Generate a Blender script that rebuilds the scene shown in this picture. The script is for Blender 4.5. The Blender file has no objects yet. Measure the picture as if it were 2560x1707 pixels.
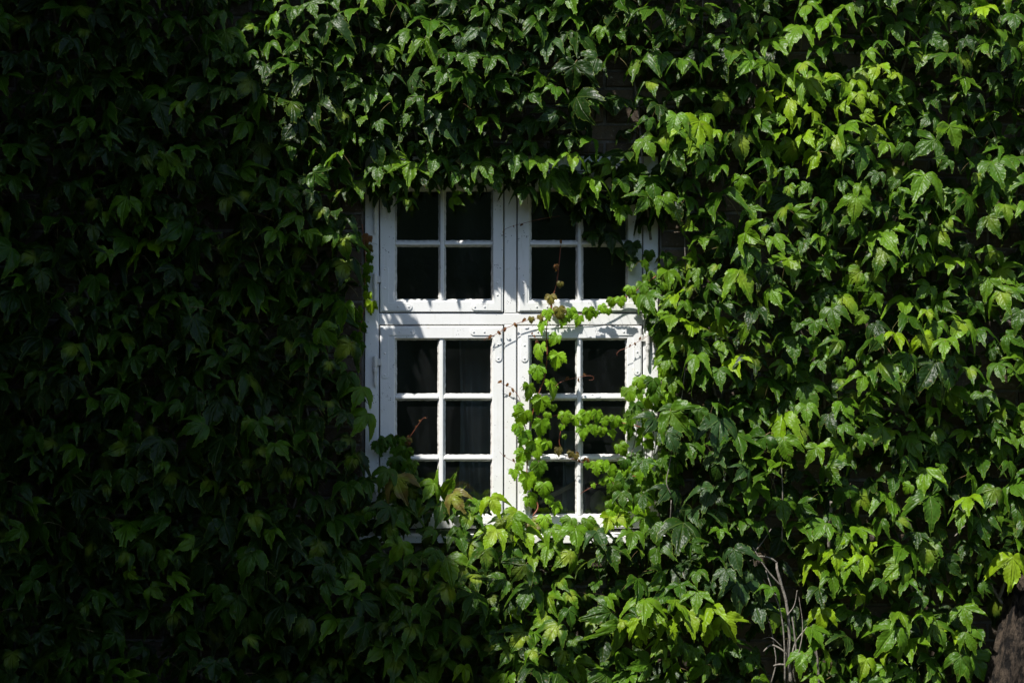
import bpy, math, random
import numpy as np
from mathutils import Vector, Matrix, noise, Euler

R = math.radians
rng = random.Random(7)
S = bpy.context.scene
C = S.collection

# ------------------------------------------------------------------ camera
HC = 2.0            # height of the lens above the ground
DC = 7.0            # distance of the lens from the window plane
PPM = 620.0         # photo pixels per metre at the window plane
cam_d = bpy.data.cameras.new('camera')
cam_d.sensor_width = 36.0
cam_d.lens = 36.0 * DC / (2560.0 / PPM)
cam_d.clip_end = 500.0
cam = bpy.data.objects.new('camera', cam_d)
cam.location = (0, -DC, HC)
cam.rotation_euler = (R(90), 0, 0)
C.objects.link(cam)
S.camera = cam

# ------------------------------------------------------------------ light
LD = Vector((0.95, 1.0, -2.3))          # the way the sunlight travels
world = bpy.data.worlds.new('World'); S.world = world
world.use_nodes = True
wn = world.node_tree.nodes; wn.clear()
sky = wn.new('ShaderNodeTexSky'); sky.sky_type = 'NISHITA'; sky.sun_disc = False
sky.sun_elevation = math.asin(2.3 / LD.length)
sky.sun_rotation = math.atan2(-LD.x, -LD.y)
bg = wn.new('ShaderNodeBackground'); bg.inputs['Strength'].default_value = 0.115
wo = wn.new('ShaderNodeOutputWorld')
world.node_tree.links.new(sky.outputs[0], bg.inputs[0])
world.node_tree.links.new(bg.outputs[0], wo.inputs[0])
sun_d = bpy.data.lights.new('sun', 'SUN')
sun_d.energy = 5.0; sun_d.angle = R(0.9); sun_d.color = (1.0, 0.965, 0.915)
sun = bpy.data.objects.new('sun', sun_d)
sun.rotation_euler = LD.to_track_quat('-Z', 'Y').to_euler()
sun.location = (-4, -6, 12)
C.objects.link(sun)

S.view_settings.view_transform = 'Standard'
S.view_settings.look = 'None'
S.view_settings.exposure = 0.82
S.view_settings.gamma = 1.0
S.render.engine = 'CYCLES'
S.cycles.max_bounces = 5
S.cycles.diffuse_bounces = 2
S.cycles.glossy_bounces = 2
S.cycles.transmission_bounces = 4
S.cycles.transparent_max_bounces = 8
S.cycles.caustics_reflective = False
S.cycles.caustics_refractive = False

# ------------------------------------------------------------------ helpers
def W(px, py, yo=0.0):
    """a place on the wall: photo pixel -> point yo metres out from the window plane"""
    s = (DC - yo) / DC
    return Vector(((px - 1280) / PPM * s, -yo, HC + (853.5 - py) / PPM * s))

def X(px): return (px - 1280) / PPM
def Z(py): return HC + (853.5 - py) / PPM

def mesh(name, verts, faces, mat=None, smooth=False):
    me = bpy.data.meshes.new(name)
    me.from_pydata([tuple(v) for v in verts], [], faces)
    if mat: me.materials.append(mat)
    if smooth:
        me.polygons.foreach_set('use_smooth', [True] * len(me.polygons))
    me.update()
    return me

def obj(name, me, parent=None, loc=None):
    o = bpy.data.objects.new(name, me)
    C.objects.link(o)
    if parent is not None: o.parent = parent
    if loc is not None: o.location = loc
    return o

def tag(o, label=None, cat=None, group=None, kind=None):
    if label: o['label'] = label
    if cat: o['category'] = cat
    if group: o['group'] = group
    if kind: o['kind'] = kind
    return o

def empty(name, loc=(0, 0, 0), parent=None):
    o = bpy.data.objects.new(name, None)
    o.empty_display_size = 0.1
    o.location = loc
    C.objects.link(o)
    if parent is not None: o.parent = parent
    return o

def box_geo(x0, x1, y0, y1, z0, z1, c=0.0):
    """box whose front face (smallest y) has chamfered edges"""
    if c <= 0:
        v = [(x0,y1,z0),(x1,y1,z0),(x1,y1,z1),(x0,y1,z1),(x0,y0,z0),(x1,y0,z0),(x1,y0,z1),(x0,y0,z1)]
        f = [(0,3,2,1),(4,5,6,7),(0,1,5,4),(1,2,6,5),(2,3,7,6),(3,0,4,7)]
        f = [tuple(reversed(q)) for q in f]
        f = [(1,2,3,0),(7,6,5,4),(4,5,1,0),(5,6,2,1),(6,7,3,2),(7,4,0,3)]
        return v, f
    v = [(x0,y1,z0),(x1,y1,z0),(x1,y1,z1),(x0,y1,z1),
         (x0,y0+c,z0),(x1,y0+c,z0),(x1,y0+c,z1),(x0,y0+c,z1),
         (x0+c,y0,z0+c),(x1-c,y0,z0+c),(x1-c,y0,z1-c),(x0+c,y0,z1-c)]
    f = [(1,2,3,0),(8,9,10,11)]
    for a in range(4):
        b = (a + 1) % 4
        f.append((a, b, b + 4, a + 4)); f.append((a + 4, b + 4, b + 8, a + 8))
    return v, f

def cbox(name, x0, x1, y0, y1, z0, z1, mat, parent=None, c=0.0):
    v, f = box_geo(x0, x1, y0, y1, z0, z1, c)
    me = mesh(name, v, f, mat)
    return obj(name, me, parent)

def tube_geo(pts, rads, n=6, jitter=0.0, seed=0):
    verts, faces = [], []
    rr = random.Random(seed)
    m = len(pts)
    for i, p in enumerate(pts):
        a = pts[max(i - 1, 0)]; b = pts[min(i + 1, m - 1)]
        t = (Vector(b) - Vector(a)).normalized()
        u = t.cross(Vector((0.31, -0.9, 0.27))).normalized(); w = t.cross(u)
        for k in range(n):
            an = 2 * math.pi * k / n
            r = rads[i] * (1 + jitter * (rr.random() - 0.5))
            verts.append(Vector(p) + u * (r * math.cos(an)) + w * (r * math.sin(an)))
    for i in range(m - 1):
        for k in range(n):
            k2 = (k + 1) % n
            faces.append((i*n+k, i*n+k2, (i+1)*n+k2, (i+1)*n+k))
    faces.append(tuple(reversed(range(n)))); faces.append(tuple(range((m-1)*n, m*n)))
    return verts, faces

def smooth_path(pts, sub=4):
    """Catmull-Rom through the points"""
    P = [Vector(p) for p in pts]
    if len(P) < 3: return P
    Q = [P[0]*2 - P[1]] + P + [P[-1]*2 - P[-2]]
    out = []
    for i in range(1, len(Q) - 2):
        for s in range(sub):
            t = s / sub
            a, b, c, d = Q[i-1], Q[i], Q[i+1], Q[i+2]
            out.append(0.5 * ((2*b) + (c - a)*t + (2*a - 5*b + 4*c - d)*t*t + (3*b - a - 3*c + d)*t*t*t))
    out.append(P[-1])
    return out

# ------------------------------------------------------------------ materials
def new_mat(name):
    m = bpy.data.materials.new(name); m.use_nodes = True
    nt = m.node_tree; nt.nodes.clear()
    out = nt.nodes.new('ShaderNodeOutputMaterial')
    return m, nt, out

class NB:
    """small node builder"""
    def __init__(s, nt): s.nt = nt
    def n(s, t, **kw):
        x = s.nt.nodes.new(t)
        for k, v in kw.items(): setattr(x, k, v)
        return x
    def set(s, node, key, v):
        if hasattr(v, 'is_linked') or isinstance(v, bpy.types.NodeSocket): s.nt.links.new(v, node.inputs[key])
        else: node.inputs[key].default_value = v
    def math(s, op, a, b=0.0, c=None, clamp=False):
        x = s.n('ShaderNodeMath', operation=op); x.use_clamp = clamp
        s.set(x, 0, a); s.set(x, 1, b)
        if c is not None: s.set(x, 2, c)
        return x.outputs[0]
    def mix(s, f, a, b, mode='MIX'):
        x = s.n('ShaderNodeMix', data_type='RGBA', blend_type=mode)
        s.set(x, 0, f); s.set(x, 6, a); s.set(x, 7, b)
        return x.outputs[2]
    def noise(s, vec, scale, detail=3.0, rough=0.55, out=0):
        x = s.n('ShaderNodeTexNoise'); s.set(x, 'Vector', vec)
        x.inputs['Scale'].default_value = scale; x.inputs['Detail'].default_value = detail
        x.inputs['Roughness'].default_value = rough
        return x.outputs[out]
    def ramp(s, v, lo, hi, a=0.0, b=1.0):
        x = s.n('ShaderNodeMapRange'); x.clamp = True
        s.set(x, 0, v); x.inputs[1].default_value = lo; x.inputs[2].default_value = hi
        x.inputs[3].default_value = a; x.inputs[4].default_value = b
        return x.outputs[0]
    def bump(s, h, strength, dist):
        x = s.n('ShaderNodeBump'); x.inputs['Strength'].default_value = strength
        x.inputs['Distance'].default_value = dist; s.set(x, 'Height', h)
        return x.outputs[0]
    def pos(s): return s.n('ShaderNodeNewGeometry').outputs['Position']
    def bsdf(s, **kw):
        x = s.n('ShaderNodeBsdfPrincipled')
        for k, v in kw.items(): s.set(x, k.replace('_', ' '), v)
        return x

def rgb(r, g, b): return (r, g, b, 1.0)

def leaf_material(name, joined):
    m, nt, out = new_mat(name); B = NB(nt)
    if joined:
        a = B.n('ShaderNodeAttribute', attribute_name='tint'); col, alp = a.outputs['Color'], a.outputs['Alpha']
        rnd = a.outputs['Alpha']
    else:
        a = B.n('ShaderNodeObjectInfo'); col, alp = a.outputs['Color'], a.outputs['Alpha']
        rnd = a.outputs['Random']
    uv = B.n('ShaderNodeUVMap', uv_map='UVMap').outputs[0]
    sep = B.n('ShaderNodeSeparateXYZ'); B.set(sep, 0, uv)
    u0, v = sep.outputs[0], sep.outputs[1]
    u = B.math('ABSOLUTE', u0)
    def vmath(op, x, y, z=None):
        n = B.n('ShaderNodeVectorMath', operation=op)
        B.set(n, 0, x)
        if op == 'SCALE': B.set(n, 'Scale', y)
        else:
            B.set(n, 1, y)
            if z is not None: B.set(n, 2, z)
        return n.outputs[0]
    # midrib and side-lobe veins
    d2 = B.math('ABSOLUTE', B.math('MULTIPLY_ADD', u, 0.69, B.math('MULTIPLY', v, -0.72)))
    ve = B.ramp(B.math('MINIMUM', u, d2), 0.0, 0.02, 1.0, 0.0)
    st = B.math('SINE', B.math('MULTIPLY_ADD', u, -41.0, B.math('MULTIPLY', v, 48.0)))
    ns = B.noise(B.pos(), 24.0, 1.0)
    nf = B.noise(B.pos(), 95.0, 0.0)
    rim = B.n('ShaderNodeAttribute', attribute_name='rim').outputs['Fac']
    lift = B.math('MULTIPLY_ADD', ve, 0.35, B.math('MULTIPLY', rim, 0.9))  # paler veins; rim brightened in colour to imitate light through thin edges
    c1 = vmath('SCALE', col, B.math('MULTIPLY_ADD', ns, 0.9, 0.5))
    c2 = vmath('ADD', c1, vmath('SCALE', (0.10, 0.125, 0.018), lift))
    # yellow patch in the middle of some leaves
    dd = B.math('MULTIPLY_ADD', u, u, B.math('POWER', B.math('ABSOLUTE', B.math('SUBTRACT', v, 0.30)), 2.0))
    patch = B.ramp(B.math('MULTIPLY_ADD', ns, 0.22, dd), 0.11, 0.30, 1.0, 0.0)
    c4 = B.mix(B.math('MULTIPLY', patch, B.ramp(alp, 0.5, 1.0)), c2, rgb(0.19, 0.26, 0.02))
    c4 = B.mix(B.ramp(nf, 0.76, 0.80, 0.0, 0.55), c4, rgb(0.10, 0.065, 0.025))
    h = B.math('MULTIPLY_ADD', st, 0.12, B.math('MULTIPLY_ADD', nf, 0.9, B.math('MULTIPLY', ve, -0.8)))
    bp = B.bump(h, 0.5, 0.0035)
    pr = B.bsdf(Base_Color=c4, Roughness=0.40, Normal=bp)
    pr.inputs['Specular IOR Level'].default_value = 0.20
    tr = B.n('ShaderNodeBsdfTranslucent')
    B.set(tr, 'Color', vmath('MULTIPLY', c4, (2.2, 2.1, 0.7)))
    mx = B.n('ShaderNodeMixShader'); mx.inputs[0].default_value = 0.25
    nt.links.new(pr.outputs[0], mx.inputs[1]); nt.links.new(tr.outputs[0], mx.inputs[2])
    nt.links.new(mx.outputs[0], out.inputs[0])
    return m

def simple_mat(name, c1, c2, scale, rough=0.8, bump=0.4, bscale=60, dist=0.004, spec=0.3):
    m, nt, out = new_mat(name); B = NB(nt)
    p = B.pos()
    f = B.ramp(B.noise(p, scale, 4.0), 0.3, 0.7)
    col = B.mix(f, rgb(*c1), rgb(*c2))
    b = B.bsdf(Base_Color=col, Roughness=rough, Normal=B.bump(B.noise(p, bscale, 5.0), bump, dist))
    b.inputs['Specular IOR Level'].default_value = spec
    nt.links.new(b.outputs[0], out.inputs[0])
    return m

def paint_material():
    m, nt, out = new_mat('white_paint'); B = NB(nt)
    p = B.pos()
    base = B.mix(B.ramp(B.noise(p, 7.0, 4.0), 0.35, 0.75), rgb(0.80, 0.80, 0.78), rgb(0.74, 0.745, 0.72))
    # clusters of dark pads left behind by pulled-off tendrils
    vo = B.n('ShaderNodeTexVoronoi'); B.set(vo, 'Vector', p); vo.inputs['Scale'].default_value = 150.0
    dot = B.ramp(vo.outputs['Distance'], 0.22, 0.34, 1.0, 0.0)
    sel = B.ramp(vo.outputs['Color'], 0.45, 0.5)
    clus = B.ramp(B.noise(p, 11.0, 2.0, 0.5), 0.525, 0.56)
    clus2 = B.ramp(B.noise(p, 30.0, 2.0, 0.5), 0.52, 0.58)
    dots = B.math('MULTIPLY', B.math('MULTIPLY', dot, sel), B.math('MULTIPLY', clus, clus2))
    c = B.mix(B.math('MULTIPLY', dots, 0.92), base, rgb(0.035, 0.03, 0.022))
    vs = B.n('ShaderNodeMapping'); B.set(vs, 'Vector', p); vs.inputs['Scale'].default_value = (60, 60, 9)
    streak = B.noise(vs.outputs[0], 1.0, 4.0)
    c = B.mix(B.ramp(streak, 0.58, 0.85, 0.0, 0.40), c, rgb(0.50, 0.50, 0.43))
    c = B.mix(B.ramp(B.noise(p, 4.0, 3.0), 0.5, 0.75, 0.0, 0.28), c, rgb(0.50, 0.52, 0.40))
    flake = B.ramp(B.noise(p, 85.0, 4.0, 0.6), 0.70, 0.725)
    c = B.mix(B.math('MULTIPLY', flake, 0.55), c, rgb(0.33, 0.30, 0.25))
    rust = B.math('MULTIPLY', B.ramp(B.noise(p, 22.0, 3.0), 0.68, 0.76), 0.25)
    c = B.mix(rust, c, rgb(0.45, 0.34, 0.18))
    h = B.math('ADD', B.math('MULTIPLY', streak, 0.8), B.math('MULTIPLY', flake, -0.8))
    h = B.math('ADD', h, B.math('MULTIPLY', dots, 0.8))
    b = B.bsdf(Base_Color=c, Roughness=0.45, Normal=B.bump(h, 0.35, 0.0012))
    b.inputs['Specular IOR Level'].default_value = 0.4
    nt.links.new(b.outputs[0], out.inputs[0])
    return m

def glass_material():
    m, nt, out = new_mat('window_glass'); B = NB(nt)
    p = B.pos()
    gl = B.n('ShaderNodeBsdfGlossy'); gl.inputs['Roughness'].default_value = 0.02
    B.set(gl, 'Normal', B.bump(B.noise(p, 4.0, 2.0), 0.25, 0.004))
    tp = B.n('ShaderNodeBsdfTransparent'); tp.inputs[0].default_value = rgb(0.86, 0.90, 0.88)
    fr = B.n('ShaderNodeFresnel'); fr.inputs[0].default_value = 1.5
    m1 = B.n('ShaderNodeMixShader'); B.set(m1, 0, B.math('MULTIPLY', fr.outputs[0], 1.8, clamp=True))
    nt.links.new(tp.outputs[0], m1.inputs[1]); nt.links.new(gl.outputs[0], m1.inputs[2])
    df = B.n('ShaderNodeBsdfDiffuse'); df.inputs[0].default_value = rgb(0.42, 0.45, 0.46)
    vs = B.n('ShaderNodeMapping'); B.set(vs, 'Vector', p); vs.inputs['Scale'].default_value = (14, 14, 4)
    smear = B.ramp(B.noise(vs.outputs[0], 1.0, 5.0, 0.6), 0.45, 0.85, 0.006, 0.030)
    speck = B.ramp(B.noise(p, 260.0, 2.0), 0.73, 0.78, 0.0, 0.05)
    m2 = B.n('ShaderNodeMixShader'); B.set(m2, 0, B.math('ADD', smear, speck))
    nt.links.new(m1.outputs[0], m2.inputs[1]); nt.links.new(df.outputs[0], m2.inputs[2])
    nt.links.new(m2.outputs[0], out.inputs[0])
    return m

def brick_material():
    m, nt, out = new_mat('old_brick'); B = NB(nt)
    p = B.pos()
    r = B.n('ShaderNodeObjectInfo').outputs['Random']
    r = B.math('ADD', B.math('MULTIPLY', r, 0.6), B.math('MULTIPLY', B.noise(p, 5.0, 2.0), 0.5))
    c = B.mix(B.ramp(r, 0.2, 0.9), rgb(0.055, 0.042, 0.030), rgb(0.13, 0.10, 0.064))
    c = B.mix(B.ramp(B.noise(p, 34.0, 5.0), 0.45, 0.75), c, rgb(0.075, 0.065, 0.055))
    c = B.mix(B.ramp(B.noise(p, 60.0, 3.0), 0.62, 0.72, 0, 0.5), c, rgb(0.30, 0.28, 0.24))
    b = B.bsdf(Base_Color=c, Roughness=0.9, Normal=B.bump(B.noise(p, 90.0, 6.0, 0.65), 0.8, 0.006))
    b.inputs['Specular IOR Level'].default_value = 0.2
    nt.links.new(b.outputs[0], out.inputs[0])
    return m

def far_brick_material():
    m, nt, out = new_mat('distant_brickwork'); B = NB(nt)
    p = B.pos()
    sp = B.n('ShaderNodeSeparateXYZ'); B.set(sp, 0, p)
    cb = B.n('ShaderNodeCombineXYZ'); B.set(cb, 0, B.math('ADD', sp.outputs[0], sp.outputs[1])); B.set(cb, 1, sp.outputs[2])
    t = B.n('ShaderNodeTexBrick'); B.set(t, 'Vector', cb.outputs[0])
    t.inputs['Scale'].default_value = 1.0; t.inputs['Brick Width'].default_value = 0.24; t.inputs['Row Height'].default_value = 0.071
    t.inputs['Mortar Size'].default_value = 0.006
    t.inputs['Color1'].default_value = rgb(0.15, 0.11, 0.075); t.inputs['Color2'].default_value = rgb(0.22, 0.16, 0.10)
    t.inputs['Mortar'].default_value = rgb(0.22, 0.21, 0.19)
    c = B.mix(B.ramp(B.noise(p, 3.0, 5.0), 0.3, 0.7, 0.0, 0.6), t.outputs[0], rgb(0.08, 0.07, 0.055))
    b = B.bsdf(Base_Color=c, Roughness=0.9, Normal=B.bump(t.outputs['Fac'], -0.6, 0.01))
    nt.links.new(b.outputs[0], out.inputs[0])
    return m

M = dict(
    leaf=leaf_material('ivy_leaf', False),
    leafj=leaf_material('ivy_leaf_joined', True),
    stalk=simple_mat('leaf_stalk', (0.12, 0.13, 0.04), (0.16, 0.09, 0.05), 30, 0.5, 0.2),
    redstalk=simple_mat('red_shoot', (0.16, 0.045, 0.022), (0.22, 0.075, 0.04), 40, 0.5, 0.3),
    wood=simple_mat('woody_stem', (0.11, 0.097, 0.080), (0.24, 0.215, 0.18), 45, 0.85, 0.8, 120, 0.004),
    paint=paint_material(), glass=glass_material(), brick=brick_material(), farbrick=far_brick_material(),
    mortar=simple_mat('lime_mortar', (0.07, 0.065, 0.056), (0.20, 0.19, 0.17), 18, 0.95, 0.9, 160, 0.006),
    putty=simple_mat('aged_putty', (0.48, 0.47, 0.43), (0.72, 0.715, 0.68), 60, 0.6, 0.9, 180, 0.003),
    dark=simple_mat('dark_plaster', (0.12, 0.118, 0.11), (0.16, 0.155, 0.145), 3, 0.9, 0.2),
    curtain=simple_mat('grey_curtain_cloth', (0.30, 0.31, 0.32), (0.40, 0.41, 0.42), 8, 0.9, 0.2),
    board=simple_mat('weathered_board', (0.42, 0.32, 0.21), (0.56, 0.45, 0.31), 25, 0.8, 0.5),
    stone=simple_mat('tan_stone', (0.52, 0.41, 0.27), (0.62, 0.51, 0.37), 20, 0.9, 0.6),
    sill_in=simple_mat('inner_sill_paint', (0.30, 0.30, 0.29), (0.38, 0.38, 0.36), 9, 0.6, 0.2),
    ground=simple_mat('garden_soil', (0.045, 0.05, 0.025), (0.07, 0.065, 0.04), 2.0, 0.95, 0.8, 30, 0.02),
    hedge=simple_mat('hedge_leaves', (0.05, 0.08, 0.035), (0.09, 0.13, 0.055), 4.0, 0.8, 1.0, 14, 0.08, 0.15),
    rusty=simple_mat('painted_iron', (0.55, 0.54, 0.50), (0.70, 0.69, 0.65), 40, 0.5, 0.6, 140, 0.002),
    slate=simple_mat('roof_tiles', (0.06, 0.055, 0.05), (0.10, 0.09, 0.08), 3, 0.8, 0.5),
)

def bark_material():
    m, nt, out = new_mat('old_bark'); B = NB(nt)
    p = B.pos()
    mp = B.n('ShaderNodeMapping'); B.set(mp, 'Vector', p); mp.inputs['Scale'].default_value = (40, 40, 15); mp.inputs['Rotation'].default_value = (0, R(14), 0)
    n = B.noise(mp.outputs[0], 1.0, 6.0, 0.65)
    c = B.mix(B.ramp(n, 0.42, 0.60), rgb(0.004, 0.0032, 0.0025), rgb(0.058, 0.043, 0.030))
    b = B.bsdf(Base_Color=c, Roughness=0.9, Normal=B.bump(n, 1.0, 0.03))
    b.inputs['Specular IOR Level'].default_value = 0.2
    nt.links.new(b.outputs[0], out.inputs[0]); return m
M['bark'] = bark_material()

# ------------------------------------------------------------------ ground, hedge added to block light, side wing
def sheet(name, x0, x1, y0, y1, z, mat, kind):
    me = mesh(name, [(x0,y0,z),(x1,y0,z),(x1,y1,z),(x0,y1,z)], [(0,1,2,3)], mat)
    return tag(obj(name, me), kind=kind)
sheet('ground', -60, 60, -60, 60, 0.0, M['ground'], 'structure')

def hedge():  # unseen hedge, added to darken the glass reflections and cut sky fill
    nx, nz = 60, 16
    v, f = [], []
    for j in range(nz + 1):
        for i in range(nx + 1):
            x = -16 + 32 * i / nx; t = j / nz
            z = 5.2 * min(t * 1.25, 1.0); y = -12.5 - (max(t - 0.8, 0) * 9)
            d = noise.fractal(Vector((x*0.7, z*0.7, 3)), 1, 2, 4)
            v.append((x, y + d * 0.35, max(z + (d * 0.3 if j else 0), 0)))
    for j in range(nz):
        for i in range(nx):
            a = j * (nx + 1) + i
            f.append((a, a + 1, a + nx + 2, a + nx + 1))
    return mesh('shade_hedge', v, f, M['hedge'], True)
tag(obj('shade_hedge', hedge()), 'tall dark hedge added out of view to darken the panes and block sky light', 'hedge')

# side wing of the house whose eave throws the slanting shade line
WX = -2.78
slope = 0.95 / 2.3
EX = -1.6                       # edge of the unseen eave, lengthened to block sky and darken the left
eave_z = Z(0) + (X(580) - EX) / slope
wing = empty('house_wing', (WX, 0, 0))
tag(wing, 'brick side wing of the house, left of the ivy, its eave lengthened to shade the wall', 'house wing')
def wing_part(name, x0, x1, y0, y1, z0, z1, mat):
    v, f = box_geo(x0 - WX, x1 - WX, y0, y1, z0, z1)
    return obj(name, mesh(name, v, f, mat), wing)
wing_part('wall', WX - 5, WX - 0.15, -9.0, 0.35, 0, eave_z - 0.14, M['farbrick'])
wing_part('shade_eave', WX - 5, EX, -9.2, -0.03, eave_z - 0.138, eave_z, M['slate'])
ed = EX - WX
rv = [(-5.0, -9.2, eave_z + .002), (ed, -9.2, eave_z + .002), (-5.0, -.03, eave_z + .002), (ed, -.03, eave_z + .002), (-5.0, -9.2, eave_z + 3), (-5.0, -.03, eave_z + 3)]
obj('roof', mesh('roof', rv, [(0,1,4),(2,5,3),(1,3,5,4),(0,4,5,2),(0,2,3,1)], M['slate']), wing)

# ------------------------------------------------------------------ brick wall
BF = -0.022                     # brick faces stand this far in front of the window frame
OX0, OX1, OZ0, OZ1 = X(909), X(1649), Z(1356), Z(387)
wall = empty('brick_wall', (0, 0, 0))
tag(wall, 'old tan brick house wall with pale mortar behind the ivy', 'wall', kind='thing')
def wall_box(x0, x1, z0, z1, name='mortar_bed'):
    v, f = box_geo(x0, x1, BF + 0.009, 0.34, z0, z1)
    obj(name, mesh(name, v, f, M['mortar']), wall)
wall_box(WX - 0.15, OX0, 0, 8.0); wall_box(OX1, 5.5, 0, 8.0)
wall_box(OX0, OX1, OZ1, 8.0); wall_box(OX0, OX1, 0, OZ0)

GAPS = [(1612, 408, 40, 16, 1.0), (1950, 1420, 62, 120, .97), (1972, 1610, 62, 110, .97), (2530, 1590, 75, 140, 1.0), (1900, 1310, 30, 60, .7), (2075, 1300, 20, 90, .8), (2045, 1640, 22, 70, .8),
      # places where the wall shows between the leaves: px, py, rx, ry, how bare
    (1545, 270, 45, 100, 1.0), (892, 600, 6, 60, .8),
    (2050, 110, 80, 50, .8), (2445, 800, 75, 55, .85), (2470, 980, 60, 90, .8), (2170, 1240, 120, 55, .9),
    (2280, 1300, 110, 70, .8), (2400, 1330, 90, 70, .7), (1925, 1560, 60, 70, .8), (2420, 1530, 80, 90, .75), (2300, 1620, 90, 70, .65),
    (2200, 1560, 70, 60, .7), (2370, 310, 55, 40, .6), (2230, 420, 70, 40, .7), (1660, 600, 32, 60, .9), (1685, 1290, 26, 90, .8),
    (1900, 850, 50, 60, .5), (2040, 990, 60, 40, .6), (2060, 1130, 50, 60, .6), (2370, 1640, 60, 60, .7), (1700, 480, 40, 50, .4),
    (2150, 1430, 50, 40, .4), (1830, 250, 40, 40, .5), (2480, 330, 40, 50, .5), (2500, 1200, 45, 60, .6), (1790, 1130, 36, 60, .5),
]
def gap(px, py):
    g = 0.0
    for (a, b, rx, ry, k) in GAPS:
        d = math.hypot((px - a) / (rx + 22), (py - b) / (ry + 22))
        if d < 1.25: g = max(g, k * min(1.0, (1.25 - d) / 0.35))
    return g

def brick_geo(x0, x1, z0, z1, r):
    y0 = BF + r.uniform(-0.003, 0.004); c = 0.004
    j = lambda k=0.002: r.uniform(-k, k)
    v = [(x0,0.0,z0),(x1,0.0,z0),(x1,0.0,z1),(x0,0.0,z1)]
    v += [(x0+j(),y0+c,z0+j()),(x1+j(),y0+c,z0+j()),(x1+j(),y0+c,z1+j()),(x0+j(),y0+c,z1+j())]
    v += [(x0+c+j(),y0+j(.001),z0+c+j()),(x1-c+j(),y0+j(.001),z0+c+j()),(x1-c+j(),y0+j(.001),z1-c+j()),(x0+c+j(),y0+j(.001),z1-c+j())]
    f = [(8,9,10,11)]
    for a in range(4):
        b = (a+1) % 4
        f += [(a,b,b+4,a+4),(a+4,b+4,b+8,a+8)]
    return v, f
cand, rest = [], []
br = random.Random(3)
row = 0; z = 0.02
while z < 4.6:
    x = WX + 0.02 - (0.06 if row % 2 else 0.18)
    k = 0
    while x < 3.2:
        L = 0.226 if (k + row) % 2 == 0 or row % 2 else 0.226
        a0, a1, b0, b1 = x, x + L, z, z + 0.060
        x += L + 0.011; k += 1
        if a1 > OX0 - .004 and a0 < OX1 + .004 and b1 > OZ0 - .004 and b0 < OZ1 + .004:
            if a0 < OX0 - .03: a1 = min(a1, OX0 - .006)
            elif a1 > OX1 + .03: a0 = max(a0, OX1 + .006)
            elif b0 < OZ0 - .03: b1 = OZ0 - .006
            elif b1 > OZ1 + .03: b0 = OZ1 + .006
            else: continue
        px, py = (a0 + a1) / 2 * PPM + 1280, 853.5 - ((b0 + b1) / 2 - HC) * PPM
        g = max(gap(px - 50, py), gap(px, py), gap(px + 50, py)) if -20 < px < 2580 and -20 < py < 1727 else 0
        (cand if g > 0.15 else rest).append((g, a0, a1, b0, b1))
    row += 1; z += 0.0715
cand.sort(key=lambda q: -q[0])
for q in cand[:300]:
    v, f = brick_geo(*q[1:], br)
    obj('brick', mesh('brick', v, f, M['brick']), wall)
vv, ff = [], []
for q in cand[300:] + rest:
    v, f = brick_geo(*q[1:], br)
    n0 = len(vv); vv += v; ff += [tuple(i + n0 for i in t) for t in f]
tag(obj('brickwork', mesh('brickwork', vv, ff, M['brick']), wall), kind='stuff')

# ------------------------------------------------------------------ the window
win = empty('casement_window', (0, 0, 0))
tag(win, 'white painted wooden casement window with four sashes and iron corner plates, framed by ivy', 'window', kind='thing')
P_ = M['paint']
g = 0.0032       # joint between frame and sash
# frame members butt end to end
cbox('jamb', X(912), X(947), 0.0, 0.10, Z(1324), Z(390), P_, win, 0.003)
cbox('jamb', X(1608), X(1646), 0.0, 0.10, Z(1324), Z(390), P_, win, 0.003)
cbox('head', X(947), X(1608), 0.0, 0.10, Z(429), Z(390), P_, win, 0.003)
cbox('transom', X(947), X(1608), 0.001, 0.10, Z(812), Z(783), P_, win, 0.003)
cbox('mullion', X(1261), X(1291), 0.0005, 0.10, Z(783), Z(429), P_, win, 0.0025)
cbox('mullion', X(1261), X(1291), 0.0005, 0.10, Z(1324), Z(812), P_, win, 0.0025)
# sloping sill
v = [(X(897), 0.06, Z(1326)), (X(1660), 0.06, Z(1326)), (X(1660), -0.06, Z(1336)), (X(897), -0.06, Z(1336)),
     (X(897), 0.06, Z(1352)), (X(1660), 0.06, Z(1352)), (X(1660), -0.06, Z(1352)), (X(897), -0.06, Z(1352))]
obj('sill', mesh('sill', v, [(3,2,1,0),(4,5,6,7),(2,3,7,6),(0,1,5,4),(1,2,6,5),(3,0,4,7)], P_), win)

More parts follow.
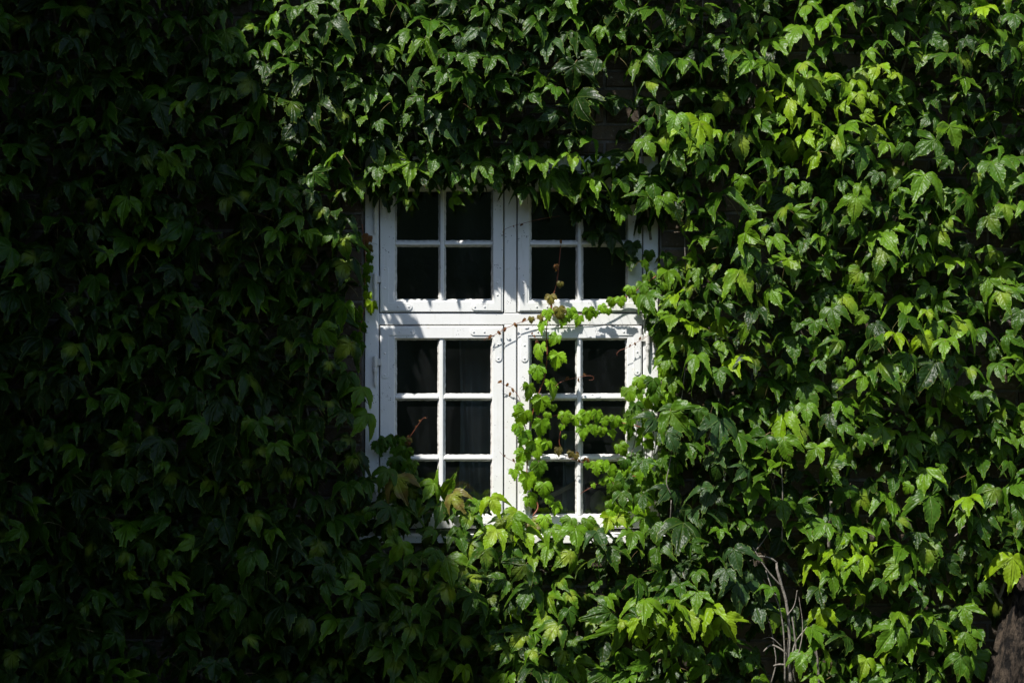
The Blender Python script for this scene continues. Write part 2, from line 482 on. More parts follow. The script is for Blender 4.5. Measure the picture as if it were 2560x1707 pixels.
def putty_ring(x0, x1, z0, z1, seed):
    """irregular bevelled putty between bars and glass"""
    r = random.Random(seed)
    outer, inner = [], []
    def run(a, b, inward, n):
        for i in range(n):
            t = i / n
            p = a.lerp(b, t)
            outer.append((p.x, 0.004, p.y))
            w = 0.0075 + max(-0.002, min(0.004, r.gauss(0, 0.0006)))
            q = p + inward * w
            if i == 0:
                inner.append(None)
            else: inner.append((q.x, 0.0152, q.y))
    V2 = lambda x, z: Vector((x, z))
    A, Bc, Cc, D = V2(x0, z0), V2(x1, z0), V2(x1, z1), V2(x0, z1)
    n1, n2 = 22, 26
    run(A, Bc, V2(0, 1), n1); run(Bc, Cc, V2(-1, 0), n2); run(Cc, D, V2(0, -1), n1); run(D, A, V2(1, 0), n2)
    w = 0.0075
    corners = [(x0 + w, z0 + w), (x1 - w, z0 + w), (x1 - w, z1 - w), (x0 + w, z1 - w)]
    idx = [0, n1, n1 + n2, 2 * n1 + n2]
    for k, i in enumerate(idx): inner[i] = (corners[k][0], 0.0152, corners[k][1])
    m = len(outer)
    vs = outer + inner
    fs = [(i, (i + 1) % m, (i + 1) % m + m, i + m) for i in range(m)]
    return mesh('putty', vs, fs, M['putty'])

def round_plate(pts_rects):
    pass

def corner_iron(cx, cz, sx, sz, lx, lz, w, parent):
    """L-shaped plate with rounded ends and round-headed screws; cx, cz = outer corner, sx, sz = directions of the legs"""
    yb, yf = -0.0032, -0.0058
    pts = []
    r = w / 2
    pts.append((0, 0)); 
    pts.append((lx - r, 0))
    for k in range(1, 6):
        a = -math.pi/2 + math.pi * k / 6
        pts.append((lx - r + r * math.cos(a), r + r * math.sin(a)))
    pts.append((lx - r, w)); pts.append((w, w)); pts.append((w, lz - r))
    for k in range(1, 6):
        a = math.pi * k / 6
        pts.append((r + r * math.cos(a), lz - r + r * math.sin(a)))
    pts.append((0, lz - r))
    n = len(pts)
    V, F = [], []
    def P3(p, y, ins=0.0): return (cx + sx * p[0], y, cz + sz * p[1])
    V += [P3(p, yb) for p in pts] + [P3(p, yf + .0008) for p in pts]
    ctr = [(max(min(p[0], lx - r), r), p[1]) for p in pts]
    cen = []
    for p in pts:   # inset towards the leg's axis
        ax = (min(p[0], lx - r), r) if p[1] <= w + 1e-6 and p[0] > w / 2 else (r, min(p[1], lz - r))
        if p == (w, w): ax = (r, r)
        d = Vector((ax[0] - p[0], ax[1] - p[1]))
        d = d.normalized() * 0.0009 if d.length > 1e-6 else d
        cen.append((p[0] + d.x, p[1] + d.y))
    V += [P3(p, yf) for p in cen]
    flip = sx * sz > 0
    for i in range(n):
        j = (i + 1) % n
        for a in (0, n):
            q = (a + i, a + j, a + n + j, a + n + i)
            F.append(q if flip else tuple(reversed(q)))
    # front faces: two legs
    kx = 8 if False else pts.index((w, w))
    legx = list(range(0, kx + 1)); legz = [0] + list(range(kx, n))
    for leg in (legx, legz):
        q = tuple(2 * n + i for i in leg)
        F.append(q if flip else tuple(reversed(q)))
    for (ux, uz) in ((lx - r * 1.0, r), (lx * 0.55, r), (r, lz - r * 1.0), (r, lz * 0.5)):
        n0 = len(V); rr_ = 0.0042
        ox, oz = cx + sx * ux, cz + sz * uz
        for ring, (q, yy) in enumerate(((1.0, yf), (0.85, yf - .0016), (0.45, yf - .0027))):
            for k in range(8):
                a = 2 * math.pi * k / 8
                V.append((ox + rr_ * q * math.cos(a), yy, oz + rr_ * q * math.sin(a)))
        V.append((ox, yf - .003, oz))
        for ring in range(2):
            for k in range(8):
                k2 = (k + 1) % 8
                F.append((n0 + ring*8 + k, n0 + ring*8 + k2, n0 + ring*8 + 8 + k2, n0 + ring*8 + 8 + k))
        for k in range(8): F.append((n0 + 16 + k, n0 + 16 + (k+1) % 8, n0 + 24))
    return obj('corner_iron', mesh('corner_iron', V, F, P_), parent)

def make_sash(x0, x1, y0, y1, cols, rows, seed, irons):
    """x0.. in photo pixels on the window plane; cols and rows = glass openings"""
    a, b, top, bot = X(x0) + g, X(x1) - g, Z(y0) - g, Z(y1) + g
    e = 5.0    # bars reach this many px into the openings under the putty
    oL, oR, oT, oB = X(cols[0][0] - e), X(cols[-1][1] + e), Z(rows[0][0] - e), Z(rows[-1][1] + e)
    fy, by, c = -0.003, 0.042, 0.0025
    rect = lambda i, y: (lambda q: [(q[0], y, q[2]), (q[1], y, q[2]), (q[1], y, q[3]), (q[0], y, q[3])])(i)
    out_r, in_r = (a, b, bot, top), (oL, oR, oB, oT)
    gr = lambda q, d: (q[0] - d, q[1] + d, q[2] - d, q[3] + d)
    V = rect(out_r, by) + rect(out_r, fy + c) + rect(gr(out_r, -c), fy) + rect(gr(in_r, c), fy) + rect(in_r, fy + c) + rect(in_r, by)
    F = []
    for q in range(6):
        for i in range(4):
            j = (i + 1) % 4; q2 = (q + 1) % 6
            F.append((q*4+i, q*4+j, q2*4+j, q2*4+i))
    s = obj('sash', mesh('sash', V, F, P_), win)
    # bars: the upright runs through, cross bars butt against it
    mx0, mx1 = X(cols[0][1] + e), X(cols[1][0] - e)
    cbox('muntin', mx0, mx1, 0.0012, 0.036, oB, oT, P_, s, 0.0035)
    for i in range(len(rows) - 1):
        zt, zb = Z(rows[i][1] + e), Z(rows[i + 1][0] - e)
        cbox('muntin', oL, mx0, 0.0016, 0.036, zb, zt, P_, s, 0.0032)
        cbox('muntin', mx1, oR, 0.0016, 0.036, zb, zt, P_, s, 0.0032)
    k = 0
    for (c0, c1) in cols:
        for (r0, r1) in rows:
            k += 1
            xa, xb, zb, zt = X(c0 - e), X(c1 + e), Z(r1 + e), Z(r0 - e)
            gv = [(xa, .0165, zb), (xb, .0165, zb), (xb, .0165, zt), (xa, .0165, zt)]
            gv2 = [(x, .0195, z_) for x, _, z_ in gv]
            obj('pane', mesh('pane', gv + gv2, [(0,1,2,3),(7,6,5,4),(0,4,5,1),(1,5,6,2),(2,6,7,3),(3,7,4,0)], M['glass']), s)
            obj('putty', putty_ring(xa, xb, zb, zt, seed * 50 + k), s)
    # stop bead behind the joint
    t0, t1 = 0.012, 0.010
    o_ = [(X(x0)-t1, Z(y1)-t1), (X(x1)+t1, Z(y1)-t1), (X(x1)+t1, Z(y0)+t1), (X(x0)-t1, Z(y0)+t1)]
    i_ = [(X(x0)+t0, Z(y1)+t0), (X(x1)-t0, Z(y1)+t0), (X(x1)-t0, Z(y0)-t0), (X(x0)+t0, Z(y0)-t0)]
    V = [(p[0], .044, p[1]) for p in o_] + [(p[0], .044, p[1]) for p in i_]
    V += [(p[0], .058, p[1]) for p in o_] + [(p[0], .058, p[1]) for p in i_]
    F = []
    for q in range(4):
        n_ = (q + 1) % 4
        F += [(q, n_, n_+4, q+4), (q+8, q+12, n_+12, n_+8), (q, q+8, n_+8, n_), (q+4, n_+4, n_+12, q+12)]
    obj('stop_bead', mesh('stop_bead', V, F, M['dark']), s)
    for (cx, cz, sx, sz, lx, lz) in irons:
        corner_iron(X(cx), Z(cz), sx, sz, lx / PPM, lz / PPM, 18.5 / PPM, s)
    return s

make_sash(948, 1260, 430, 782, [(992, 1095), (1115, 1227)], [(479, 600), (618, 747)], 1,
          [(953, 776, 1, 1, 78, 112), (1253, 776, -1, 1, 75, 78), (955, 437, 1, -1, 80, 118), (1255, 437, -1, -1, 80, 76)])
make_sash(1292, 1607, 430, 782, [(1329, 1439), (1459, 1564)], [(479, 600), (618, 747)], 2,
          [(1299, 776, 1, 1, 78, 80), (1600, 776, -1, 1, 78, 80), (1298, 437, 1, -1, 78, 80), (1600, 437, -1, -1, 78, 120)])
make_sash(948, 1260, 813, 1322, [(992, 1093), (1114, 1226)], [(851, 983), (1002, 1136), (1154, 1284)], 3,
          [(953, 820, 1, -1, 85, 126), (1255, 820, -1, -1, 80, 84), (953, 1316, 1, 1, 80, 84), (1255, 1316, -1, 1, 80, 84)])
make_sash(1292, 1607, 813, 1322, [(1329, 1438), (1458, 1563)], [(851, 983), (1002, 1135), (1154, 1284)], 4,
          [(1302, 820, 1, -1, 78, 85), (1602, 820, -1, -1, 78, 118), (1299, 1316, 1, 1, 78, 84), (1602, 1316, -1, 1, 78, 84)])

def hinge(px, p0, p1, side, strap_y=None):
    """upright pin hinge on the jamb; strap reaches across the joint to the sash"""
    x = X(px); z0, z1 = Z(p1), Z(p0); L = z1 - z0
    prof = [(0, .0035), (.08, .006), (.42, .0065), (.5, .0095), (.58, .0095), (.62, .0075), (.66, .0088), (.94, .0088), (1.0, .005)]
    if strap_y is not None and strap_y < 0: prof = [(1 - t, r) for t, r in reversed(prof)]
    V, F = tube_geo([(x, -0.008, z0 + L * t) for t, r in prof], [r for t, r in prof], 10)
    n0 = len(V)
    zs = z0 + L * 0.80
    if side:
        xe = x + side * 0.026
        a, b = min(x, xe), max(x, xe)
        bv, bf = box_geo(a, b, -0.0085, -0.0035, zs - .014, zs + .012, .001)
        V += [Vector(q) for q in bv]; F += [tuple(i + n0 for i in q) for q in bf]
    me = mesh('hinge', V, F, M['rusty'], False)
    return obj('hinge', me, win)
hinge(938, 498, 586, 0)
hinge(938, 682, 760, 1)
hinge(938, 889, 966, 1)
hinge(1618, 524, 582, 0)
hinge(1618, 700, 770, -1)
hinge(1619, 826, 920, -1)

# ------------------------------------------------------------------ the room behind the glass
room = empty('dark_room', (0, 0, 0)); tag(room, kind='structure')
def room_part(name, x0, x1, y0, y1, z0, z1, mat):
    v, f = box_geo(x0, x1, y0, y1, z0, z1); return obj(name, mesh(name, v, f, mat), room)
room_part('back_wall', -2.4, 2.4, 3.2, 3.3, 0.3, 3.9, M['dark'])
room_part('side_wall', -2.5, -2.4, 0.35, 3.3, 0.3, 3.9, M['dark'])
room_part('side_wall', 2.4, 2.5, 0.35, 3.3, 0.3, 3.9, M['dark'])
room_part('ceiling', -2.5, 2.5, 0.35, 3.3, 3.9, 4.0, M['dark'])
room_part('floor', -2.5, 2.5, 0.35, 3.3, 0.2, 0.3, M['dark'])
room_part('inner_sill', OX0, OX1, 0.102, 0.36, OZ0 + 0.0, Z(1300), M['sill_in'])

def curtain(name, xa, xb, z0, z1, y, amp, waves, label):
    V, F = [], []
    n, m = 60, 14
    for j in range(m + 1):
        for i in range(n + 1):
            t = i / n; q = j / m
            V.append((xa + (xb - xa) * t + 0.01 * math.sin(3 * q + t * 9), y + amp * math.sin(t * waves * 2 * math.pi + q * 0.8) * (0.6 + 0.4 * (1 - q)), z0 + (z1 - z0) * q))
    for j in range(m):
        for i in range(n):
            a = j * (n + 1) + i; F.append((a, a + 1, a + n + 2, a + n + 1))
    o = obj(name, mesh(name, V, F, M['curtain'], True))
    md = o.modifiers.new('thickness', 'SOLIDIFY'); md.thickness = 0.002
    tag(o, label, 'curtain'); return o
curtain('curtain', X(1140), X(1262), Z(1296), Z(792), 0.30, 0.018, 3.5, 'dark grey curtain behind the lower left sash, next to the mullion')
curtain('curtain', X(1404), X(1466), Z(1292), Z(1080), 0.092, 0.010, 2.5, 'pale grey cloth hanging behind the bottom right sash bar')
# things lying on the inner sill behind the lower right sash
def board(name, a, b, w, t, mat, label):
    A, Bb = Vector(a), Vector(b); d = (Bb - A); L = d.length; d.normalize()
    s = d.cross(Vector((0, 0, 1))).normalized(); u = s.cross(d)
    V, F = [], []
    r = random.Random(5); n = 8
    for i in range(n + 1):
        p = A + d * (L * i / n)
        for (qs, qu) in ((-1,-1),(1,-1),(1,1),(-1,1)):
            V.append(p + s * (w * qs + r.uniform(-.003,.003)) + u * (t * qu + r.uniform(-.003,.003)))
    for i in range(n):
        for k in range(4):
            F.append((i*4+k, i*4+(k+1)%4, i*4+4+(k+1)%4, i*4+4+k))
    F += [(3,2,1,0), (n*4, n*4+1, n*4+2, n*4+3)]
    o = obj(name, mesh(name, V, F, mat)); tag(o, label, 'board'); return o
board('wooden_board', (X(1322), 0.066, Z(1274)), (X(1448), 0.066, Z(1206)), 0.007, 0.008, M['board'], 'weathered brown board leaning inside behind the bottom right sash')
board('wooden_board', (X(1470), 0.068, Z(1226)), (X(1566), 0.072, Z(1204)), 0.006, 0.005, M['board'], 'thin wooden slat lying inside behind the rightmost bottom pane')
def pebble(name, c, r3, seed, mat, label):
    import bmesh
    bm = bmesh.new(); bmesh.ops.create_icosphere(bm, subdivisions=3, radius=1)
    for v in bm.verts:
        d = 1 + 0.25 * noise.noise(v.co * 1.7 + Vector((seed, 0, 0)))
        v.co = Vector((v.co.x * r3[0], v.co.y * r3[1], v.co.z * r3[2])) * d
    me = bpy.data.meshes.new(name); bm.to_mesh(me); bm.free(); me.materials.append(mat)
    o = obj(name, me, None, c); tag(o, label, 'stone'); return o
pebble('tan_stone', (X(1497), 0.086, Z(1262)), (0.036, 0.020, 0.050), 3, M['stone'], 'tan rough stone on the inner sill behind the rightmost bottom pane')

# ------------------------------------------------------------------ leaves
def leaf_outline(kind, r):
    """right half from the stalk notch round to the tip"""
    if kind == 'lobed':
        H = [(0,0), (.09,-.085), (.23,-.11), (.40,-.05), (.54,.08), (.60,.26), (.645,.45), (.72,.80), (.545,.56), (.385,.42), (.235,.365), (.27,.53), (.235,.70), (.085,.94), (0,1.27)]
    elif kind == 'wide':
        H = [(0,0), (.10,-.09), (.25,-.12), (.42,-.07), (.56,.06), (.64,.22), (.71,.37), (.89,.68), (.655,.49), (.44,.35), (.25,.30), (.275,.46), (.235,.62), (.085,.85), (0,1.19)]
    elif kind == 'young':
        H = [(0,0), (.10,-.10), (.24,-.13), (.38,-.08), (.48,.06), (.52,.20), (.62,.42), (.45,.42), (.31,.44), (.345,.57), (.26,.71), (.11,.88), (0,1.14)]
    else:   # narrow shoot leaf
        H = [(0,0), (.08,-.03), (.17,.05), (.24,.20), (.25,.36), (.22,.52), (.17,.66), (.09,.82), (0,1.0)]
    H = [Vector((x * r.uniform(.95, 1.05), y + r.uniform(-.015, .015))) if 0 < i < len(H) - 1 else Vector((x, y)) for i, (x, y) in enumerate(H)]
    return H

def build_leaf(kind, seed):
    r = random.Random(seed)
    def half(sgn):
        H = leaf_outline(kind, r)
        out = []
        for i in range(len(H) - 1):
            a, b = H[i], H[i + 1]
            out.append(a.copy())
            mid = (a + b) / 2
            nrm = Vector((b.y - a.y, -(b.x - a.x))).normalized()
            if i > 1:    # toothed margin
                tooth = (.030 if kind != 'young' else .055) * r.uniform(.5, 1.3)
                out.append(a.lerp(b, 0.55) + nrm * tooth)
                out.append(a.lerp(b, 0.68) - nrm * tooth * .5)
            else: out.append(mid + nrm * .01)
        out.append(H[-1].copy())
        return [Vector((p.x * sgn, p.y)) for p in out]
    Rh, Lh = half(1), half(-1)
    ring = Rh + list(reversed(Lh))[1:-1]
    n = len(ring)
    ctr = Vector((0, 0.06 if kind != 'narrow' else 0.35))
    fr = [0.45, 0.78, 0.945, 1.0]
    uv = [ctr.copy()]
    for f_ in fr:
        for p in ring: uv.append(ctr + (p - ctr) * f_)
    rim = [0.0] * (1 + 3 * n) + [1.0] * n
    if kind in ('lobed', 'wide'):
        Ry = r.uniform(1.0, 2.4); Rx = r.uniform(1.0, 2.6); fold = r.uniform(0.05, 0.35); tw = r.uniform(-.3, .3); wav = r.uniform(.03, .065)
    elif kind == 'young':
        Ry = r.uniform(0.7, 1.5); Rx = r.uniform(0.6, 1.4); fold = r.uniform(0.15, 0.45); tw = r.uniform(-.35, .35); wav = r.uniform(.03, .07)
    else:
        Ry = r.uniform(0.6, 1.2); Rx = 0.5; fold = .35; tw = r.uniform(-.3, .3); wav = .03
    lob = r.uniform(-.1, .8) if kind in ('lobed', 'wide') else 0.1
    asym = r.uniform(-.25, .25); sd = Vector((seed * 3.7, seed * 1.3, 0))
    V = []
    for p in uv:
        x, y = p.x, p.y
        rx = Rx * (1 + asym * (1 if x > 0 else -1))
        # fold the halves like a saddle, then bend over
        zl = fold * abs(x) - rx * (1 - math.cos(min(abs(x) / rx, 2.2)))
        xx = math.copysign(rx * math.sin(min(abs(x) / rx, 1.7)), x) if abs(x) > 1e-6 else 0.0
        a = max(y, -.2) / Ry
        yy = Ry * math.sin(a); zz = -Ry * (1 - math.cos(a))
        # local height is carried along the bent normal
        yy += zl * math.sin(a) ; zz += zl * math.cos(a)
        zz += tw * xx * y * 0.6 - lob * max(0, abs(x) - .3) ** 1.5 * 2.2
        zz += wav * noise.noise(Vector((x * 3.6, y * 3.6, 0)) + sd) * 2
        V.append(Vector((xx, yy, zz)))
    F = []
    for k in range(n): F.append((0, 1 + k, 1 + (k + 1) % n))
    for q in range(len(fr) - 1):
        o = 1 + q * n
        for k in range(n):
            k2 = (k + 1) % n
            F.append((o + k, o + n + k, o + n + k2)); F.append((o + k, o + n + k2, o + k2))
    # stalk: a thin three-sided tube from the notch back towards the wall
    L = r.uniform(.7, 1.1) if kind != 'narrow' else .4
    p0 = V[1 + 3 * n]     # notch
    path = [Vector((0, 0, 0)), Vector((0, -.16 * L, -.22 * L)), Vector((0, -.20 * L, -.65 * L)), Vector((0, -.12 * L, -1.0 * L))]
    tv, tf = tube_geo(path, [.016, .013, .013, .014], 3)
    n0 = len(V); V += tv
    tris = []
    for t in tf:
        if len(t) == 4: tris += [(t[0], t[1], t[2]), (t[0], t[2], t[3])]
        elif len(t) == 3: tris.append(t)
    nleaf = len(F)
    F += [tuple(i + n0 for i in t) for t in tris]
    UV = [(p.x, p.y) for p in uv] + [(9, 9)] * len(tv)
    rim += [0.0] * len(tv)
    # make normals point to +z
    return dict(V=np.array([tuple(v) for v in V], dtype=np.float32), F=np.array(F, dtype=np.int32), UV=np.array(UV, dtype=np.float32),
                rim=np.array(rim, dtype=np.float32), nleaf=nleaf)

def np_mesh(name, V, F, UV, rim, midx, mats, tint=None):
    me = bpy.data.meshes.new(name)
    nv, nf = len(V), len(F)
    me.vertices.add(nv); me.vertices.foreach_set('co', V.astype(np.float32).ravel())
    me.loops.add(nf * 3); me.loops.foreach_set('vertex_index', F.astype(np.int32).ravel())
    me.polygons.add(nf)
    me.polygons.foreach_set('loop_start', np.arange(0, nf * 3, 3, dtype=np.int32))
    me.polygons.foreach_set('loop_total', np.full(nf, 3, dtype=np.int32))
    for m in mats: me.materials.append(m)
    me.polygons.foreach_set('material_index', midx.astype(np.int32))
    me.update(calc_edges=True)
    me.polygons.foreach_set('use_smooth', np.ones(nf, dtype=bool))
    ul = me.uv_layers.new(name='UVMap')
    ul.data.foreach_set('uv', UV[F.ravel()].astype(np.float32).ravel())
    at = me.attributes.new('rim', 'FLOAT', 'POINT'); at.data.foreach_set('value', rim.astype(np.float32))
    if tint is not None:
        at = me.attributes.new('tint', 'FLOAT_COLOR', 'POINT'); at.data.foreach_set('color', tint.astype(np.float32).ravel())
    me.validate()
    return me

LEAF = {}
for kind, cnt in (('lobed', 10), ('wide', 6), ('young', 6), ('narrow', 3)):
    LEAF[kind] = []
    for i in range(cnt):
        d = build_leaf(kind, 11 + i * 7 + len(kind) * 100)
        mi = np.zeros(len(d['F'])); mi[d['nleaf']:] = 1
        d['mi'] = mi
        d['me'] = np_mesh('leaf_' + kind, d['V'], d['F'], d['UV'], d['rim'], mi, [M['leaf'], M['redstalk' if kind == 'narrow' else 'stalk']])
        LEAF[kind].append(d)

def leaf_matrix(p, size, roll, pitch, yaw):
    """p = middle of the blade; tip hangs down, blade faces out and up by pitch"""
    # local: x right, y tip, z upper face -> world: tip down (-z), face out (-y)
    base = Matrix(((-1, 0, 0), (0, 0, -1), (0, -1, 0)))     # columns: x->-X, y->-Z, z->-Y
    rot = Matrix.Rotation(yaw, 3, 'Z') @ Matrix.Rotation(roll, 3, 'Y') @ Matrix.Rotation(-pitch, 3, 'X') @ base
    m = (rot * size).to_4x4()
    off = rot @ Vector((0, 0.38 * size, -0.08 * size))
    m.translation = Vector(p) - off
    return m

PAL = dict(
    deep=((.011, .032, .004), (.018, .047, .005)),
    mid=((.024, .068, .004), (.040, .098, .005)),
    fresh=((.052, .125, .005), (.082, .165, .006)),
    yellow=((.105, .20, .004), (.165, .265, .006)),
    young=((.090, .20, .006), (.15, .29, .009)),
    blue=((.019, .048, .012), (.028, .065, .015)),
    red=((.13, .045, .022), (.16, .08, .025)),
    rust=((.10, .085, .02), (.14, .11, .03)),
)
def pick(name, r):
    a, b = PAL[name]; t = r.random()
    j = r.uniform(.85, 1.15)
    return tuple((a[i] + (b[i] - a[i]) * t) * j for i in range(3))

class Climber:
    def __init__(s, label, base, name='climbing_ivy', cat='ivy'):
        s.root = empty(name, base); s.base = Vector(base)
        tag(s.root, label, cat, 'ivy growing over the house wall')
        s.items = []          # (rank, kind, variant, matrix, colour, alpha)
    def leaf(s, p, size, roll=0, pitch=.6, yaw=0, kind='lobed', col=(.03,.08,.02), alpha=0.0, rank=1.0, var=None):
        var = rng.randrange(len(LEAF[kind])) if var is None else var
        s.items.append((rank, kind, var, leaf_matrix(p, size, roll, pitch, yaw), col, alpha))
    def tube(s, pts, r0, r1, mat, name='stem', n=6, jitter=.15, sub=4):
        P = smooth_path(pts, sub); m = len(P)
        V, F = tube_geo([p - s.base for p in P], [r0 + (r1 - r0) * i / max(m - 1, 1) for i in range(m)], n, jitter, len(s.items))
        return obj(name, mesh(name, V, F, mat, True), s.root)
    def finish(s, most=300):
        it = sorted(s.items, key=lambda q: -q[0])
        inv = Matrix.Translation(-s.base)
        for (rank, kind, var, m, col, al) in it[:most]:
            if rank <= 0: break
            o = bpy.data.objects.new('leaf', LEAF[kind][var]['me'])
            o.parent = s.root
            o.matrix_local = inv @ m
            o.color = (*col, al)
            C.objects.link(o)
        k = sum(1 for q in it[:most] if q[0] > 0)
        rest = it[k:]
        if not rest: return
        Vs, Fs, UVs, rims, mis, ts = [], [], [], [], [], []
        n0 = 0
        for (rank, kind, var, m, col, al) in rest:
            d = LEAF[kind][var]
            A = np.array(inv @ m, dtype=np.float32)
            Vs.append(d['V'] @ A[:3, :3].T + A[:3, 3]); Fs.append(d['F'] + n0); n0 += len(d['V'])
            UVs.append(d['UV']); rims.append(d['rim']); mis.append(d['mi'])
            ts.append(np.tile(np.array([*col, al], dtype=np.float32), (len(d['V']), 1)))
        me = np_mesh('foliage', np.concatenate(Vs), np.concatenate(Fs), np.concatenate(UVs), np.concatenate(rims), np.concatenate(mis),
                     [M['leafj'], M['stalk']], np.concatenate(ts))
        tag(obj('foliage', me, s.root), kind='stuff')

ivy = {
    'L1': Climber('ivy in deepest shade over the top left corner of the wall', W(420, 560)),
    'L2': Climber('shaded ivy at mid height, left of the window', W(420, 1130)),
    'L3': Climber('dark shaded ivy filling the bottom left corner', W(420, 1707)),
    'T': Climber('glossy ivy hanging like a fringe over the top of the white window', W(1200, 430)),
    'B': Climber('ivy with yellow-blotched leaves growing below the window sill', W(1200, 1707)),
    'R1': Climber('sunlit ivy with a bright yellow-green patch, top right corner', W(2100, 560)),
    'R2': Climber('sunlit green ivy at mid height, right of the window', W(2100, 1130)),
    'R3': Climber('sparse ivy with thick gnarled trunk and bare stems, bottom right corner', W(2520, 1707)),
}
def region(px, py):
    if px < 880: return 'L1' if py < 560 else 'L2' if py < 1130 else 'L3'
    if px < 1490: return 'T' if py < 700 else 'B'
    return 'R1' if py < 600 else 'R2' if py < 1130 else 'R3'

# outline of the bare window: no random leaf centres inside
CLEAR = [(905, 450), (985, 478), (1060, 452), (1130, 470), (1220, 462), (1300, 470), (1370, 470), (1450, 500), (1530, 520), (1600, 540), (1668, 560),
         (1668, 660), (1690, 700), (1672, 800), (1672, 960), (1668, 1100), (1665, 1330), (1500, 1330), (1350, 1318), (1250, 1300), (1150, 1280), (1080, 1255), (1000, 1215),
         (930, 1215), (890, 1180), (866, 1080), (862, 960), (862, 700), (866, 560)]
def in_poly(x, y, P):
    c = False; j = len(P) - 1
    for i in range(len(P)):
        xi, yi = P[i]; xj, yj = P[j]
        if (yi > y) != (yj > y) and x < (xj - xi) * (y - yi) / (yj - yi) + xi: c = not c
        j = i
    return c

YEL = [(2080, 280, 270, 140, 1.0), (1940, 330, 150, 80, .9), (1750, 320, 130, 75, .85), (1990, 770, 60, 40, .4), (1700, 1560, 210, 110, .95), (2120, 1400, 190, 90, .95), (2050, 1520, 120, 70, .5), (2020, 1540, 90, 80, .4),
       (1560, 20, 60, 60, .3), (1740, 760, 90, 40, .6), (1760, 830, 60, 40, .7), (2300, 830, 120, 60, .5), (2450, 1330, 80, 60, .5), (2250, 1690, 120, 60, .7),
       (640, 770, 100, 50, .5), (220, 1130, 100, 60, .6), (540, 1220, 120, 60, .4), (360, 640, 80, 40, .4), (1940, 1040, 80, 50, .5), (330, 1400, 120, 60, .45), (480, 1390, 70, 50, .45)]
BLU = [(1720, 1200, 150, 200, 1.0), (1180, 230, 320, 200, .55), (1850, 1450, 130, 120, .7)]
def field(F, px, py):
    g_ = 0
    for (a, b, rx, ry, k) in F:
        d = math.hypot((px - a) / rx, (py - b) / ry)
        if d < 1: g_ = max(g_, k * min(1, (1 - d) / .4))
    return g_

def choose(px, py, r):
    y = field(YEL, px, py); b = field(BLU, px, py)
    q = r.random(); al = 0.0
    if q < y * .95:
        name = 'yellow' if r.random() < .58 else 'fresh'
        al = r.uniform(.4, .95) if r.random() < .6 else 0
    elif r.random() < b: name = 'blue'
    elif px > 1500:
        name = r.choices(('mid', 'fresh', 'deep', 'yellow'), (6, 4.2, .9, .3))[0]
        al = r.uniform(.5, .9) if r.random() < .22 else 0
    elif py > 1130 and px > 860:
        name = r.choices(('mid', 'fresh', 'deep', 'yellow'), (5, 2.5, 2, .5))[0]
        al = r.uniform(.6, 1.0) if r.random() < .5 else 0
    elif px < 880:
        name = r.choices(('mid', 'fresh', 'deep'), (4, .8, 7))[0]  # dark greens weighted here so leaf colour deepens the shade on the left
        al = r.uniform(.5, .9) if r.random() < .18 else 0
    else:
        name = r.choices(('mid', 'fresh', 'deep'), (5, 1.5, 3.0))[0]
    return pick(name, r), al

# scatter: outer leaves, then a layer closer to the wall
grid = {}
def free(px, py, d):
    gx, gy = int(px // 60), int(py // 60)
    for i in range(gx - 2, gx + 3):
        for j in range(gy - 2, gy + 3):
            for (a, b) in grid.get((i, j), ()):
                if (a - px) ** 2 + (b - py) ** 2 < d * d: return False
    return True
def put(px, py): grid.setdefault((int(px // 60), int(py // 60)), []).append((px, py))

def bulge(px, py):
    return noise.fractal(Vector((px / 260, py / 200, 4.0)), 1, 2, 3)

